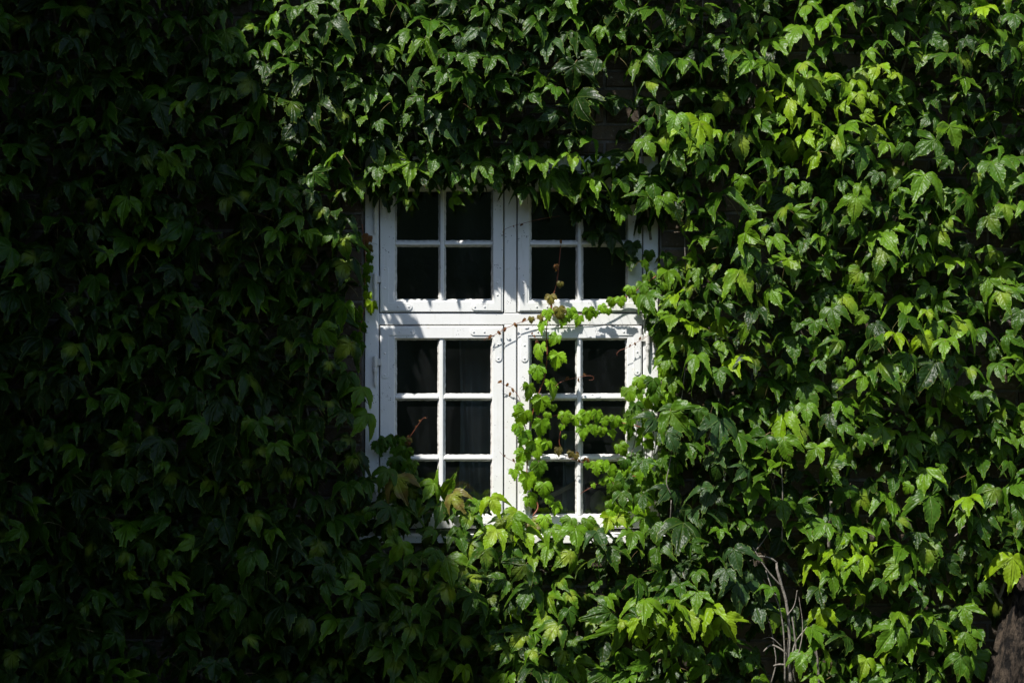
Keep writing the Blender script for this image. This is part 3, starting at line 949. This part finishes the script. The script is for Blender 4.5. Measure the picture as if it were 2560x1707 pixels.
# ---- hand-placed leaves round the opening: px, py, width px, roll deg, out m, kind of colour, climber
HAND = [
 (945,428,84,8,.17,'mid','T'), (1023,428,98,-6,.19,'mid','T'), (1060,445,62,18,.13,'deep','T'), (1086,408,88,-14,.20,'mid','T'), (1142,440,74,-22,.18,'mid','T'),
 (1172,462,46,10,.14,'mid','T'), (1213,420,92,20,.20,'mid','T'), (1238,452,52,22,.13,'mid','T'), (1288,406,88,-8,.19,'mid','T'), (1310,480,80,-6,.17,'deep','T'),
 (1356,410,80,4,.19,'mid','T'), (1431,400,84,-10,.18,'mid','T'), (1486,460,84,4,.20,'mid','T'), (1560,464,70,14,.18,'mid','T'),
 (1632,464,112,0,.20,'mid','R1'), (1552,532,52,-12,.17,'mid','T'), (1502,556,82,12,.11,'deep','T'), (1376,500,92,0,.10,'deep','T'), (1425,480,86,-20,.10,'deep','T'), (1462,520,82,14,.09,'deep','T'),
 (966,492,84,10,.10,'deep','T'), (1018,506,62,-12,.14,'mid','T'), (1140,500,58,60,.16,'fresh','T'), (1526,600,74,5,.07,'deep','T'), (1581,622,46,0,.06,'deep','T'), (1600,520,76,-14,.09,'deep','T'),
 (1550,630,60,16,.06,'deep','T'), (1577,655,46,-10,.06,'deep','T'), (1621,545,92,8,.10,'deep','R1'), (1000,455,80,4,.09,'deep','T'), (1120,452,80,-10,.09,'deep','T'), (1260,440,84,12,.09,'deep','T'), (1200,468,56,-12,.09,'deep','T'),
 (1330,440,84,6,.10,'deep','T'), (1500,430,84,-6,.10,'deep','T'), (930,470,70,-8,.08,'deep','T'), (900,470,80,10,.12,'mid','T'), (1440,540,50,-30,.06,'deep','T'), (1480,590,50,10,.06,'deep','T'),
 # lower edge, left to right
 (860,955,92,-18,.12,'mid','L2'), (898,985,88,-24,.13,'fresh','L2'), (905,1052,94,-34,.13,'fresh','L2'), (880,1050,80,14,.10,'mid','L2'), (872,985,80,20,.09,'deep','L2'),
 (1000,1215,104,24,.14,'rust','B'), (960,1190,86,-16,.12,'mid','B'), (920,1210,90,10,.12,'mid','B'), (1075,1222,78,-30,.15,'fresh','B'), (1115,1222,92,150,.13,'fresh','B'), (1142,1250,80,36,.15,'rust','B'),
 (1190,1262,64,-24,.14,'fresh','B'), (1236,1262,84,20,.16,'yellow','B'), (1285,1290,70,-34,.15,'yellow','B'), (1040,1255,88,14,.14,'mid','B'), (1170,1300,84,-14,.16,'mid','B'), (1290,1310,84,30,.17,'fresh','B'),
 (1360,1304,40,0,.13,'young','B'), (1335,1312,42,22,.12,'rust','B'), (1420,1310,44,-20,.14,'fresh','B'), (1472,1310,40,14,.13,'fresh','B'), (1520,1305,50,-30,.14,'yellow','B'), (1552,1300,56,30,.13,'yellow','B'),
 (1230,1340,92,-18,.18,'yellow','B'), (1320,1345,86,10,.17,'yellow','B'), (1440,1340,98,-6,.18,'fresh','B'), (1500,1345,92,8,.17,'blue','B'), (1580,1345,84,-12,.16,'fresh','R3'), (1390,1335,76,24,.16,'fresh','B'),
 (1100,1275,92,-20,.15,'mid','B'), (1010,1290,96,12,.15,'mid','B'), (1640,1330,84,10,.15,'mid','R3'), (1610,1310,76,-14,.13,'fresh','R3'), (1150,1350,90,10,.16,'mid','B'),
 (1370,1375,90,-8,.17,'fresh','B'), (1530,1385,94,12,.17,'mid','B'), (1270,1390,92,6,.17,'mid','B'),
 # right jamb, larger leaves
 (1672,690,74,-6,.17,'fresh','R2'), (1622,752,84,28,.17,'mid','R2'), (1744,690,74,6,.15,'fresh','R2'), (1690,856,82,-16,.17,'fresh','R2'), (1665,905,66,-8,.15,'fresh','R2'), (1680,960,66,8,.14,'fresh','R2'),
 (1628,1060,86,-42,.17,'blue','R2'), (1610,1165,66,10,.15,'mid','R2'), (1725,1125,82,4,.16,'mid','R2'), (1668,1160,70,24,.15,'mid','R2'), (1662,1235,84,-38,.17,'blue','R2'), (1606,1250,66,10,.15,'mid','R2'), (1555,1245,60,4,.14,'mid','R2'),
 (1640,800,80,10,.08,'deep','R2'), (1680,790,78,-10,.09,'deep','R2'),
]
def hang(px, py):
    """how far leaves stand out above the opening"""
    return (700 - (py + 34)) / 1426.0
hr = random.Random(21)
for (px, py, w, roll, out_, cn, cl) in HAND:
    small = w < 56
    kind = 'young' if small else hr.choice(('lobed', 'lobed', 'wide'))
    if cl in ('T', 'R1'): out_ = max(.06, min(out_ + .03, hang(px, py) + .015)) if out_ > .115 else max(.04, min(out_ - .03, hang(px, py) - .05))
    al = hr.uniform(.6, 1.0) if cn in ('yellow', 'rust') else (hr.uniform(.5, .8) if hr.random() < .15 else 0)
    if out_ < .115: put(px, py - 300000)      # inner ones do not block the outer ones
    else: put(px, py)
    ivy[cl].leaf(W(px, py, out_), w / PPM * (.95 if small else .66), -R(roll), hr.uniform(.5, 1.1), hr.uniform(-.35, .35), kind, pick('fresh' if cn == 'mid' and cl == 'T' and hr.random() < .45 else cn, hr), al, rank=3.0)  # some fringe leaves swapped to a brighter green to look sunlit

sr = random.Random(99)
def scatter(tries, dmin, o0, o1, inner):
    for _ in range(tries):
        px, py = sr.uniform(-330, 2890), sr.uniform(-330, 1960)
        if in_poly(px, py, CLEAR): continue
        gp = gap(px, py)
        yl = field(YEL, px, py)
        if sr.random() < gp * (1.0 if not inner else .97): continue
        if not (inner and o1 < .1) and noise.noise(Vector((px / 150, py / 105, 9.3))) < (-.26 if px > 1450 else -.36) - .3 * yl and sr.random() < .9: continue
        size = sr.triangular(34, 94, 53) * (0.95 if inner else 1)
        if sr.random() < .12: size *= .65
        if px < 880: size *= 1.06
        if not free(px, py, dmin * (1 - .14 * min(yl, 1)) * (0.5 + .5 * size / 59)): continue
        put(px, py)
        b = bulge(px, py)
        out_ = o0 + (o1 - o0) * (.5 + .5 * max(-1, min(1, b * 1.3))) + sr.uniform(-.02, .02)
        edge = 1.0
        if 880 < px < 1690 and 340 < py < 1360: out_ = min(out_, .20)
        if 850 < px < 1600 and py < 560: out_ = max(.04, min(out_, .14 + max(0, 430 - py) / 1500, hang(px, py)))
        inframe = -40 < px < 2600 and -50 < py < 1750
        rank = 0.0
        if inframe and not inner: rank = 1.0 + size / 200
        elif inframe: rank = 0.3
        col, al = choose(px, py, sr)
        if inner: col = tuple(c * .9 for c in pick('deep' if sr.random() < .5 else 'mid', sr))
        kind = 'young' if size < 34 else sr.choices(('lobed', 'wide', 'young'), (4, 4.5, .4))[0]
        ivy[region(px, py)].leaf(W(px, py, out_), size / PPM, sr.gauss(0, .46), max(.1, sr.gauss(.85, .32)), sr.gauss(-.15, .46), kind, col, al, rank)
scatter(46000, 46, .15, .36, False)
grid.clear()
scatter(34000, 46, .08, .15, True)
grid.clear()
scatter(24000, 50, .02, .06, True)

# ------------------------------------------------------------------ young shoots across the window
def shoot(cl, pts, r0, r1, mat, out_=.03, name='stem'):
    return cl.tube([W(p[0], p[1], p[2] if len(p) > 2 else out_) for p in pts], r0, r1, mat, name)

yr = random.Random(5)
vine = Climber('young bright green vine climbing over the lower right sash panes', W(1330, 1290), 'young_vine', 'vine')
shoot(vine, [(1332,1290,.05),(1345,1262),(1320,1215),(1318,1150),(1322,1090),(1330,1040),(1345,990),(1362,940),(1368,880),(1366,830),(1372,790),(1380,755)], .0030, .0018, M['redstalk'])
shoot(vine, [(1322,1090),(1302,1040),(1300,1000),(1282,972),(1262,962),(1245,952)], .0016, .0008, M['redstalk'], .02, 'tendril')
YL = [(1348,878,46,10),(1385,848,34,-16),(1392,900,44,-12),(1344,931,44,6),(1381,970,50,10),(1322,977,44,-6),(1350,1010,47,-10),(1298,1020,26,30),(1306,1046,50,14),(1352,1068,46,-14),
      (1357,815,36,6),(1307,1092,44,-4),(1340,1121,50,4),(1364,1113,28,-26),(1305,1139,44,8),(1347,1172,42,-10),(1285,1184,28,14),(1317,1203,50,6),(1360,1224,44,-12),(1331,1252,42,10),(1388,1268,34,-14),
      (1296,1075,36,0),(1300,1165,26,20),(1375,1252,26,30)]
for (px, py, w, ro) in YL:
    vine.leaf(W(px, py, yr.uniform(.04, .075)), w / PPM * .98, -R(ro) + yr.gauss(0, .2), yr.uniform(.1, .65), yr.gauss(-.1, .35), 'young', pick('young' if yr.random() < .85 else 'fresh', yr), 0, 2)
for (px, py, ro) in ((1268,962,30),(1282,975,-20),(1250,954,60),(1275,985,10)):
    vine.leaf(W(px, py, .025), 13/PPM, R(ro), .3, 0, 'narrow', pick('red', yr), 0, 2)
vine.finish()

run1 = Climber('thin runner of small leaves crossing the transom and right sash bottom rail', W(1600, 735), 'young_vine', 'vine')
shoot(run1, [(1640,690,.08),(1600,720,.05),(1560,745),(1520,765),(1480,782),(1430,786),(1390,788),(1340,796),(1300,806),(1262,822),(1235,838),(1215,845),(1210,852)], .0022, .0008, M['redstalk'], .025)
shoot(run1, [(1380,790,.03),(1380,755,.03),(1392,705,.03),(1398,655,.028),(1402,612,.025)], .0024, .0014, M['redstalk'])
for (px, py, w, ro, cn) in [(1574,728,30,-10,'young'),(1552,754,28,6,'young'),(1530,757,28,-8,'young'),(1506,771,24,20,'young'),(1520,780,20,-10,'young'),(1473,784,34,8,'young'),(1489,785,18,0,'young'),(1445,800,28,-14,'young'),(1429,783,30,10,'young'),
                            (1409,800,32,-18,'young'),(1399,783,36,6,'rust'),(1370,786,28,14,'young'),(1352,794,18,20,'rust'),(1328,800,18,-6,'rust'),(1377,749,28,4,'rust'),(1400,712,18,-12,'rust'),(1391,668,16,10,'red'),(1402,604,14,0,'red'),(1590,745,26,-12,'young')]:
    run1.leaf(W(px, py, yr.uniform(.03, .06)), w / PPM, -R(ro), yr.uniform(.1, .5), yr.gauss(0, .3), 'young' if w > 14 else 'narrow', pick(cn, yr), .6 if cn == 'rust' else 0, 2)
for (px, py, ro) in ((1310,800,40),(1288,812,-30),(1262,824,20),(1248,832,-40),(1225,842,30)):
    run1.leaf(W(px, py, .02), 15/PPM, R(ro), .3, 0, 'narrow', pick('red', yr), 0, 2)
run1.finish()

run2 = Climber('leafy side shoot running level across the middle of the lower right panes', W(1610, 1060), 'young_vine', 'vine')
shoot(run2, [(1630,1075,.07),(1580,1062,.05),(1520,1050),(1460,1042),(1410,1038),(1370,1040),(1340,1042)], .0022, .0010, M['redstalk'])
shoot(run2, [(1416,1050),(1402,1078),(1398,1105),(1402,1122),(1388,1135)], .0016, .0010, M['redstalk'], .025, 'tendril')
for (px, py, w, ro) in [(1385,1020,22,10),(1413,1044,38,4),(1368,1041,24,-10),(1440,1051,34,12),(1462,1044,42,-10),(1492,1040,36,-6),(1512,1053,30,10),(1536,1055,38,-8),(1560,1062,38,6),(1457,1080,38,0),(1486,1074,32,8),(1505,1080,30,-8),(1530,1085,28,14),(1580,1040,36,10),
                        (1404,1068,18,-20),(1412,1092,14,20),(1396,1128,24,6)]:
    run2.leaf(W(px, py, yr.uniform(.035, .07)), w / PPM * .90, -R(ro), yr.uniform(.1, .55), yr.gauss(0, .3), 'young', pick('young' if py < 1120 else 'rust', yr), 0, 2)
run2.finish()

run3 = Climber('short runner with tiny leaves over the bottom right pane', W(1590, 1200), 'young_vine', 'vine')
shoot(run3, [(1590,1190,.06),(1550,1186),(1510,1164),(1470,1158),(1440,1150),(1415,1140),(1408,1134)], .0018, .0008, M['redstalk'])
shoot(run3, [(1570,1200,.05),(1530,1196),(1500,1206),(1470,1222),(1450,1234)], .0016, .0007, M['redstalk'])
for (px, py, w, ro, cn) in [(1468,1162,18,0,'young'),(1490,1166,28,8,'young'),(1509,1164,28,-6,'young'),(1527,1177,30,6,'young'),(1540,1185,24,-14,'young'),(1492,1178,22,10,'young'),(1506,1205,18,20,'young'),(1522,1203,22,-10,'young'),(1484,1214,12,30,'young'),
                            (1440,1142,16,10,'rust'),(1426,1136,18,-20,'rust'),(1448,1152,12,20,'red'),(1462,1148,14,-30,'red'),(1470,1150,14,20,'red'),(1444,1132,12,60,'red')]:
    run3.leaf(W(px, py, yr.uniform(.03, .055)), w / PPM * 1.05, -R(ro), yr.uniform(.1, .5), yr.gauss(0, .3), 'young' if cn != 'red' else 'narrow', pick(cn, yr), 0, 2)
run3.finish()

# thin reddish shoots
def red_shoot(label, pts, leaves, out_=.03, cl=None):
    c = Climber(label, W(*pts[0], out_), 'red_tendril', 'tendril')
    shoot(c, pts, .0010, .0005, M['redstalk'], out_)
    for (px, py, w, ro) in leaves:
        c.leaf(W(px, py, out_), w / PPM * .75, R(ro), .4, yr.gauss(0, .4), 'narrow', pick('red', yr), 0, 2)
    c.finish()
red_shoot('hooked red tendril with curled buds over the middle right panes', [(1385,970),(1400,956),(1425,948),(1455,941),(1475,939),(1484,943),(1482,949),(1472,950)], [(1418,946,20,40),(1446,950,18,-10),(1462,936,14,120)])
red_shoot('red tendril reaching in from the right jamb over the topmost lower right pane', [(1640,830),(1615,842),(1592,856),(1570,868),(1550,876),(1542,884),(1545,890)], [(1600,846,14,30),(1588,860,14,-30),(1575,864,12,20),(1632,838,18,-40)])
red_shoot('small red shoot rising in the dark left middle pane', [(1012,1110),(1022,1096),(1038,1072),(1052,1052),(1060,1044),(1068,1046)], [(1040,1066,12,40),(1050,1052,12,-40),(1062,1044,12,90),(1020,1092,16,10),(1024,1106,20,20)])
red_shoot('brown tendril curling over the upper part of the mullion', [(1400,540),(1350,548),(1310,558),(1280,566),(1262,574),(1257,582),(1266,585)], [(1304,562,14,60),(1284,566,10,-30)], .035)
red_shoot('small red tendril on the mullion beside the lowest panes', [(1300,1175),(1286,1155),(1268,1145),(1256,1136),(1249,1128)], [(1262,1139,10,30),(1284,1150,14,-30),(1290,1160,16,30),(1300,1168,22,0)])
red_shoot('short red bud shoot at the top corner of the lower right sash', [(1350,862),(1342,850),(1332,838),(1327,831)], [(1330,834,11,20),(1336,840,11,-40),(1340,856,14,10)])

# small dense leaves on the right jamb
jam = Climber('dense small glossy leaves creeping over the right window jamb', W(1640, 1290), 'climbing_ivy')
JP = [(1596,640),(1600,700),(1606,760),(1618,830),(1640,850),(1632,900),(1618,940),(1580,965),(1566,985),(1570,1040),(1560,1085),(1548,1120),(1546,1180),(1534,1230),(1515,1280),(1560,1300),(1660,1300),(1690,1200),(1690,900),(1690,640)]
jr = random.Random(17); pts_ = []
for _ in range(4000):
    px, py = jr.uniform(1495, 1700), jr.uniform(630, 1310)
    if not in_poly(px, py, JP) or any((a-px)**2 + (b-py)**2 < 26**2 for a, b in pts_): continue
    if py < 950 and px < 1655 and 790 < py and jr.random() < .85: continue
    pts_.append((px, py))
    w = jr.uniform(26, 48)
    jam.leaf(W(px, py, jr.uniform(.03, .11)), w / PPM, jr.gauss(0, .4), jr.uniform(.1, .7), jr.gauss(0, .4), 'young', pick(jr.choices(('young', 'fresh', 'mid'), (3, 4, 4))[0], jr), 0, 2)
for q in range(5):
    x0 = 1560 + q * 26
    shoot(jam, [(x0 + 40, 1300, .03), (x0 + jr.uniform(0, 40), 1200, .03), (x0 + jr.uniform(0, 50), 1080, .035), (x0 + jr.uniform(10, 60), 960, .03)], .0028, .0014, M['wood'])
jam.finish()

# hanging string of small leaves on the left jamb
lj = Climber('hanging string of small yellowish leaves down the left window jamb', W(905, 850), 'young_vine', 'vine')
shoot(lj, [(905,560,.03),(910,600,.03),(914,650,.03),(912,700,.03),(915,750,.03),(905,800,.03),(895,850,.04)], .0022, .0014, M['redstalk'])
for (px, py, w, ro, cn) in [(917,598,26,-30,'red'),(919,624,32,-24,'rust'),(921,648,28,-40,'fresh'),(919,674,30,-30,'fresh'),(916,698,28,-36,'fresh'),(915,720,18,20,'fresh'),(918,742,28,-14,'yellow'),(928,768,34,-10,'yellow'),(898,784,34,20,'fresh'),(906,820,30,6,'fresh'),(892,845,34,-10,'fresh'),(886,800,30,10,'fresh'),(900,870,30,10,'mid'),(884,870,34,-20,'mid')]:
    lj.leaf(W(px, py, yr.uniform(.03, .05)), w / PPM, -R(ro), yr.uniform(.0, .4), yr.uniform(-.7, .1), 'young', pick(cn, yr), .5 if cn != 'mid' else 0, 2)
lj.finish()

lc = Climber('cluster of small dark leaves over the lower left corner panes', W(960, 1190), 'young_vine', 'vine')
shoot(lc, [(925,1112,.05),(945,1100,.04),(968,1098,.03),(1000,1110,.03),(1010,1140,.03),(1030,1160,.03),(1045,1195,.03)], .0022, .001, M['stalk'])
for (px, py, w, ro, cn) in [(962,1108,36,0,'mid'),(984,1104,34,-10,'mid'),(1003,1104,24,10,'fresh'),(1020,1104,20,-6,'rust'),(948,1118,36,14,'mid'),(994,1130,34,6,'mid'),(1016,1134,34,-12,'mid'),(990,1160,40,8,'mid'),(1014,1166,38,-6,'mid'),(1034,1164,24,10,'fresh'),(1028,1190,42,4,'mid'),(1046,1206,28,-20,'mid'),(984,1185,30,12,'deep'),(1005,1195,30,-10,'deep')]:
    lc.leaf(W(px, py, yr.uniform(.03, .06)), w / PPM * 1.05, -R(ro), yr.uniform(.1, .5), yr.gauss(0, .3), 'young', pick(cn, yr), 0, 2)
lc.finish()

# ------------------------------------------------------------------ woody stems and the old trunk
r3 = ivy['R3']
tp = [W(2470, 1960, .20), W(2502, 1800, .20), W(2526, 1700, .20), W(2548, 1600, .18), W(2562, 1520, .15), W(2580, 1450, .11), W(2596, 1380, .06)]
P = smooth_path(tp, 14); V, F = [], []
n = 72; m = len(P)
for i, p in enumerate(P):
    t = i / (m - 1)
    rad = .100 - .035 * t
    a = P[max(i-1, 0)]; b = P[min(i+1, m-1)]; d = (b - a).normalized()
    u = d.cross(Vector((0, 1, 0))).normalized(); w_ = d.cross(u)
    for k in range(n):
        an = 2 * math.pi * k / n
        q = u * math.cos(an) + w_ * math.sin(an)
        dd = 1 + .16 * noise.noise(Vector((q.x * 2.2, q.y * 2.2, t * 1.5))) + .12 * noise.noise(Vector((q.x * 7, q.y * 7, t * 3))) + .10 * (abs(noise.noise(Vector((q.x * 9, q.y * 9, t * 7 + 2)))) - .2) + .07 * (abs(noise.noise(Vector((q.x * 17, q.y * 17, t * 16)))) - .2)
        V.append(p + q * rad * dd - r3.base)
for i in range(m - 1):
    for k in range(n):
        k2 = (k + 1) % n; F.append((i*n+k, i*n+k2, (i+1)*n+k2, (i+1)*n+k))
F.append(tuple(range((m-1)*n, m*n)))
tag(obj('trunk', mesh('trunk', V, F, M['bark'], True), r3.root), 'thick dark trunk with cracked bark')
def Q(zx, zy): return (1660 + zx / 2.613, 1107 + zy / 2.613)       # a place measured in the bottom right crop
for pts, a, b in [
    ([(830,1568,.06),(812,1400,.06),(818,1250,.05),(800,1050,.05),(765,920,.05),(740,830,.05),(735,780,.04)], .0075, .0045),
    ([(760,930,.05),(690,850,.06),(640,780,.06),(580,680,.05)], .0038, .002),
    ([(735,780,.04),(690,750,.05),(620,740,.05),(560,770,.04)], .0045, .002),
    ([(790,1568,.07),(785,1300,.08),(760,1100,.08),(700,940,.08),(665,830,.07)], .0035, .002),
    ([(815,1568,.05),(830,1420,.06),(860,1300,.06),(935,1200,.05)], .004, .0025),
    ([(845,1500,.06),(862,1380,.06),(850,1230,.06),(835,1130,.05)], .004, .003),
    ([(815,1400,.05),(770,1350,.06),(700,1320,.06),(650,1360,.05)], .005, .003),
    ([(800,1450,.05),(750,1445,.06),(715,1455,.06)], .0045, .003),
    ([(1010,1600,.09),(1003,1440,.09),(990,1350,.08)], .006, .005),
    ([(1092,380,.09),(1088,480,.10),(1082,590,.10),(1074,690,.09)], .006, .0075),
    ([(2190,1010,.08),(2230,900,.07),(2260,820,.06),(2200,700,.05)], .008, .004),
    ([(2210,1050,.08),(2150,950,.07),(2120,850,.06)], .006, .003),
    ([(770,640,.04),(775,400,.04),(770,200,.04),(765,60,.04)], .003, .002),
    ([(1350,560,.03),(1450,430,.03),(1530,330,.03)], .003, .002),
    ([(1610,930,.06),(1630,1000,.06),(1600,1080,.05)], .004, .002),
    ([(700,1568,.05),(730,1440,.06),(720,1330,.06),(690,1180,.05),(640,1060,.05)], .0028, .0014),
    ([(860,1568,.05),(845,1470,.07),(890,1330,.07),(905,1180,.05),(880,1000,.05)], .0028, .0014),
    ([(770,1330,.06),(700,1270,.07),(640,1280,.06)], .0024, .0012), ([(800,1130,.06),(850,1060,.06),(870,960,.06)], .0024, .0012),
    ([(745,1000,.06),(690,960,.06),(650,890,.06)], .0022, .0012), ([(600,700,.05),(640,650,.05),(700,560,.05)], .0026, .0014),
    ([(1900,610,.14),(1940,560,.14),(1965,540,.14)], .003, .002),
]:
    r3.tube([W(*Q(p[0], p[1]), p[2] + (.17 if p[0] < 950 else .06)) for p in pts], a, b, M['wood'], 'stem', 7, .35, 6)
# thin pale stems beside the window and deeper stems on the wall
r2 = ivy['R2']
for pts in ([(1722,850,.10),(1716,900,.11),(1708,960,.12),(1700,1010,.12),(1668,1080,.13),(1642,1155,.13)],
            [(1690,1060,.14),(1674,1160,.16),(1666,1205,.18),(1678,1236,.18)], [(1678,1250,.18),(1676,1290,.17),(1672,1310,.16)],
            [(1988,760,.06),(2010,800,.05),(1975,880,.05),(1950,920,.05)], [(2060,870,.10),(2080,930,.10),(2110,980,.08)]):
    shoot(r2, pts, .0022, .0016, M['wood'])
r1 = ivy['R1']
for pts in ([(1757,0,.10),(1756,90,.10),(1752,170,.11),(1750,210,.10)], [(1715,540,.08),(1712,600,.08),(1714,680,.09)]):
    shoot(r1, pts, .0022, .0018, M['wood'])
for key, xs, y0, y1 in (('L1', (150, 420, 700), 560, -200), ('L2', (230, 520, 800), 1130, 560), ('L3', (180, 470, 760), 1900, 1130), ('T', (1000, 1180, 1390), 380, -200),
                        ('B', (980, 1240, 1420), 1900, 1370), ('R1', (1600, 1900, 2250), 600, -200), ('R2', (1760, 2040, 2400), 1130, 600)):
    for x in xs:
        k = 5
        shoot(ivy[key], [(x + rng.uniform(-50, 50), y0 + (y1 - y0) * i / k, .035) for i in range(k + 1)], .006, .004, M['wood'])
# the runner of fresh leaves in front of the trunk
for (px, py, w, ro, cn) in [(2530,1420,78,-10,'yellow'),(2425,1600,50,20,'fresh'),(2400,1660,56,-10,'mid')]:
    r3.leaf(W(px, py, .27), w / PPM, -R(ro), .5, 0, 'lobed', pick(cn, yr), .7 if cn == 'yellow' else 0, 3)
for c in ivy.values(): c.finish()
